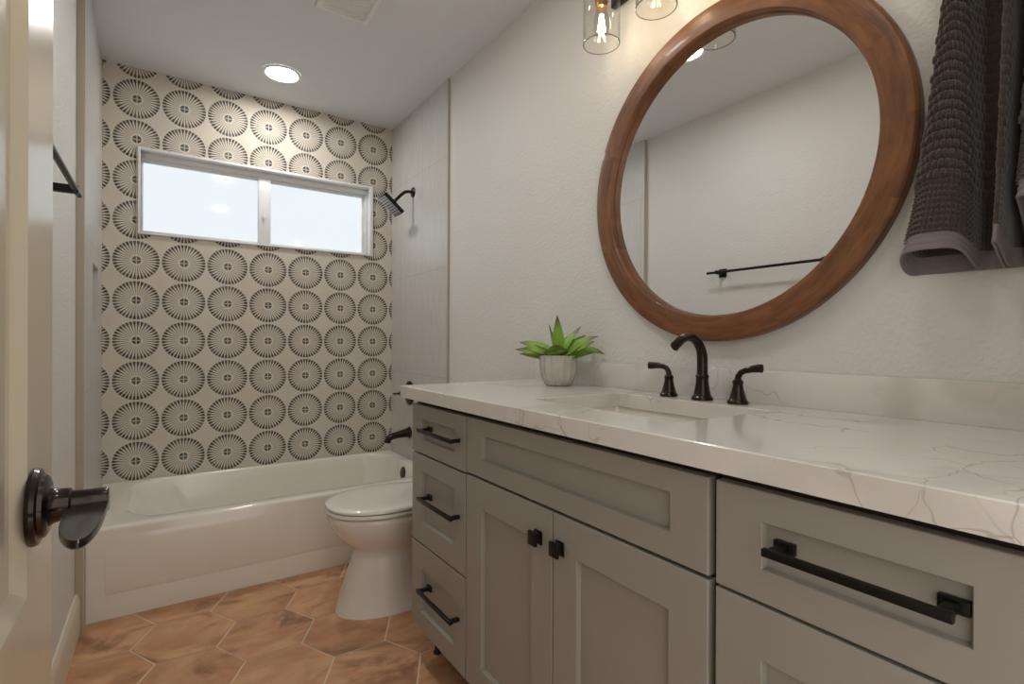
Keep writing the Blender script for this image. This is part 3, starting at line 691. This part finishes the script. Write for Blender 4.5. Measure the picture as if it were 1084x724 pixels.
# ================================================================== HAND TOWEL
def build_towel():
    # cross-section of the hanging cloth: (y offset from the hook, distance from wall), bottom and top
    bot = [(-.12, .010), (-.02, .009), (.07, .010), (.130, .014), (.152, .032), (.156, .065), (.146, .095), (.124, .112), (.100, .114), (.076, .106), (.060, .088), (.052, .060), (.047, .028), (.036, .014), (.020, .030), (.018, .075), (.017, .104), (.0135, .108), (.010, .102),
           (.009, .070), (.007, .030), (-.004, .014), (-.009, .030), (-.011, .075), (-.014, .108), (-.03, .122), (-.07, .118), (-.10, .095), (-.115, .06), (-.125, .025)]
    top = [(-.06, .008), (-.01, .008), (.035, .009), (.066, .012), (.078, .026), (.081, .05), (.075, .075), (.064, .088), (.061, .088), (.058, .078), (.056, .055), (.053, .035), (.044, .012), (.020, .012), (.006, .022), (.005, .055), (.004, .080), (.001, .084), (-.002, .080),
           (-.003, .055), (-.005, .03), (-.016, .014), (-.028, .02), (-.034, .045), (-.038, .075), (-.04, .09), (-.055, .086), (-.066, .07), (-.07, .045), (-.068, .02)]
    def cat(pts, n):
        out = []; m = len(pts)
        for i in range(n):
            u = i/n*m; k = int(u); f = u-k; p0, p1, p2, p3 = [pts[(k+j-1) % m] for j in range(4)]
            out.append(tuple(.5*((2*p1[c])+(-p0[c]+p2[c])*f+(2*p0[c]-5*p1[c]+4*p2[c]-p3[c])*f*f+(-p0[c]+3*p1[c]-3*p2[c]+p3[c])*f**3) for c in (0, 1)))
        return out
    NU, NV = 560, 300; A, B = cat(bot, NU), cat(top, NU); hy, z1 = .247, 1.76
    L = [0]
    for i in range(NU): L.append(L[-1]+math.dist(A[i], A[(i+1) % NU]))
    sm = lambda x: max(0, min(1, x))**2*(3-2*max(0, min(1, x)))
    verts = []
    for j in range(NV+1):
        s = j/NV
        for i in range(NU):
            w = s**.65; y = A[i][0]*(1-w)+B[i][0]*w; d = A[i][1]*(1-w)+B[i][1]*w
            zb = 1.182 + .034*sm((d-.03)/.08) + .066*sm((-A[i][0]-.002)/.010)*sm((A[i][1]-.02)/.03)
            z = zb + s*(z1-zb)
            k = (i+1) % NU; q = (i-1) % NU
            ty, td = A[k][0]-A[q][0], A[k][1]-A[q][1]; ln = math.hypot(ty, td) or 1; ny, nd = td/ln, -ty/ln
            h = z-zb; u = L[i]
            if h < .032: r = .0020*abs(math.sin(h/.032*PI*3))
            elif h < .125: r = .0055*(max(0, math.sin((u/.009+h/.011)*PI)*math.sin((u/.009-h/.011)*PI)))+.0016
            else:
                row = int((h-.125)/.0172); fu = ((u/.0132)+(.5 if row % 2 else 0)) % 1; fv = ((h-.125)/.0172) % 1
                r = .0092*(.75+.5*random.Random(row*977+int(u/.0132+(.5 if row % 2 else 0))).random())*math.sqrt(min(1, 3.4*min(fu, 1-fu))*min(1, 3.4*min(fv, 1-fv)))
            r *= .25+.75*sm((d-.045)/.035)
            if 13.6 < i/NU*30 < 21.5: r *= .25
            verts.append((XR-.004-(d-nd*-0+0) - nd*r*1.0, hy+y+ny*r, z))
    faces = [(j*NU+i, j*NU+(i+1) % NU, (j+1)*NU+(i+1) % NU, (j+1)*NU+i) for j in range(NV) for i in range(NU)]
    me = bpy.data.meshes.new('hand_towel'); me.from_pydata(verts, [], faces)
    for m in (MAT['terry'], MAT['hem']): me.materials.append(m)
    nh = 0
    mi = [0]*len(faces)
    for f_i, f in enumerate(faces):
        j = f_i//NU
        if j*(z1-1.22)/NV < .030: mi[f_i] = 1
    me.polygons.foreach_set('material_index', mi); me.polygons.foreach_set('use_smooth', [True]*len(faces))
    o = bpy.data.objects.new('hand_towel', me); C.objects.link(o)
    m = o.modifiers.new('thickness', 'SOLIDIFY'); m.thickness = .004; m.offset = -1
    tag(o, 'dark charcoal waffle-weave hand towel hanging in folds right of the mirror', 'towel')
build_towel()
b = MB().lathe([(0, 0), (.024, 0), (.025, .004), (.020, .008), (0, .010)], (XR-.0005, .247, 1.785), (-1, 0, 0), 28)
b.tube([(XR-.008, .247, 1.785), (XR-.03, .247, 1.78), (XR-.05, .247, 1.768), (XR-.068, .247, 1.770), (XR-.074, .247, 1.790)], .007, 12, upv=(0, 1, 0))
tag(b.build('towel_hook', MAT['black'], origin=(XR, .247, 1.785)), 'black wall hook holding up the charcoal towel', 'hook')
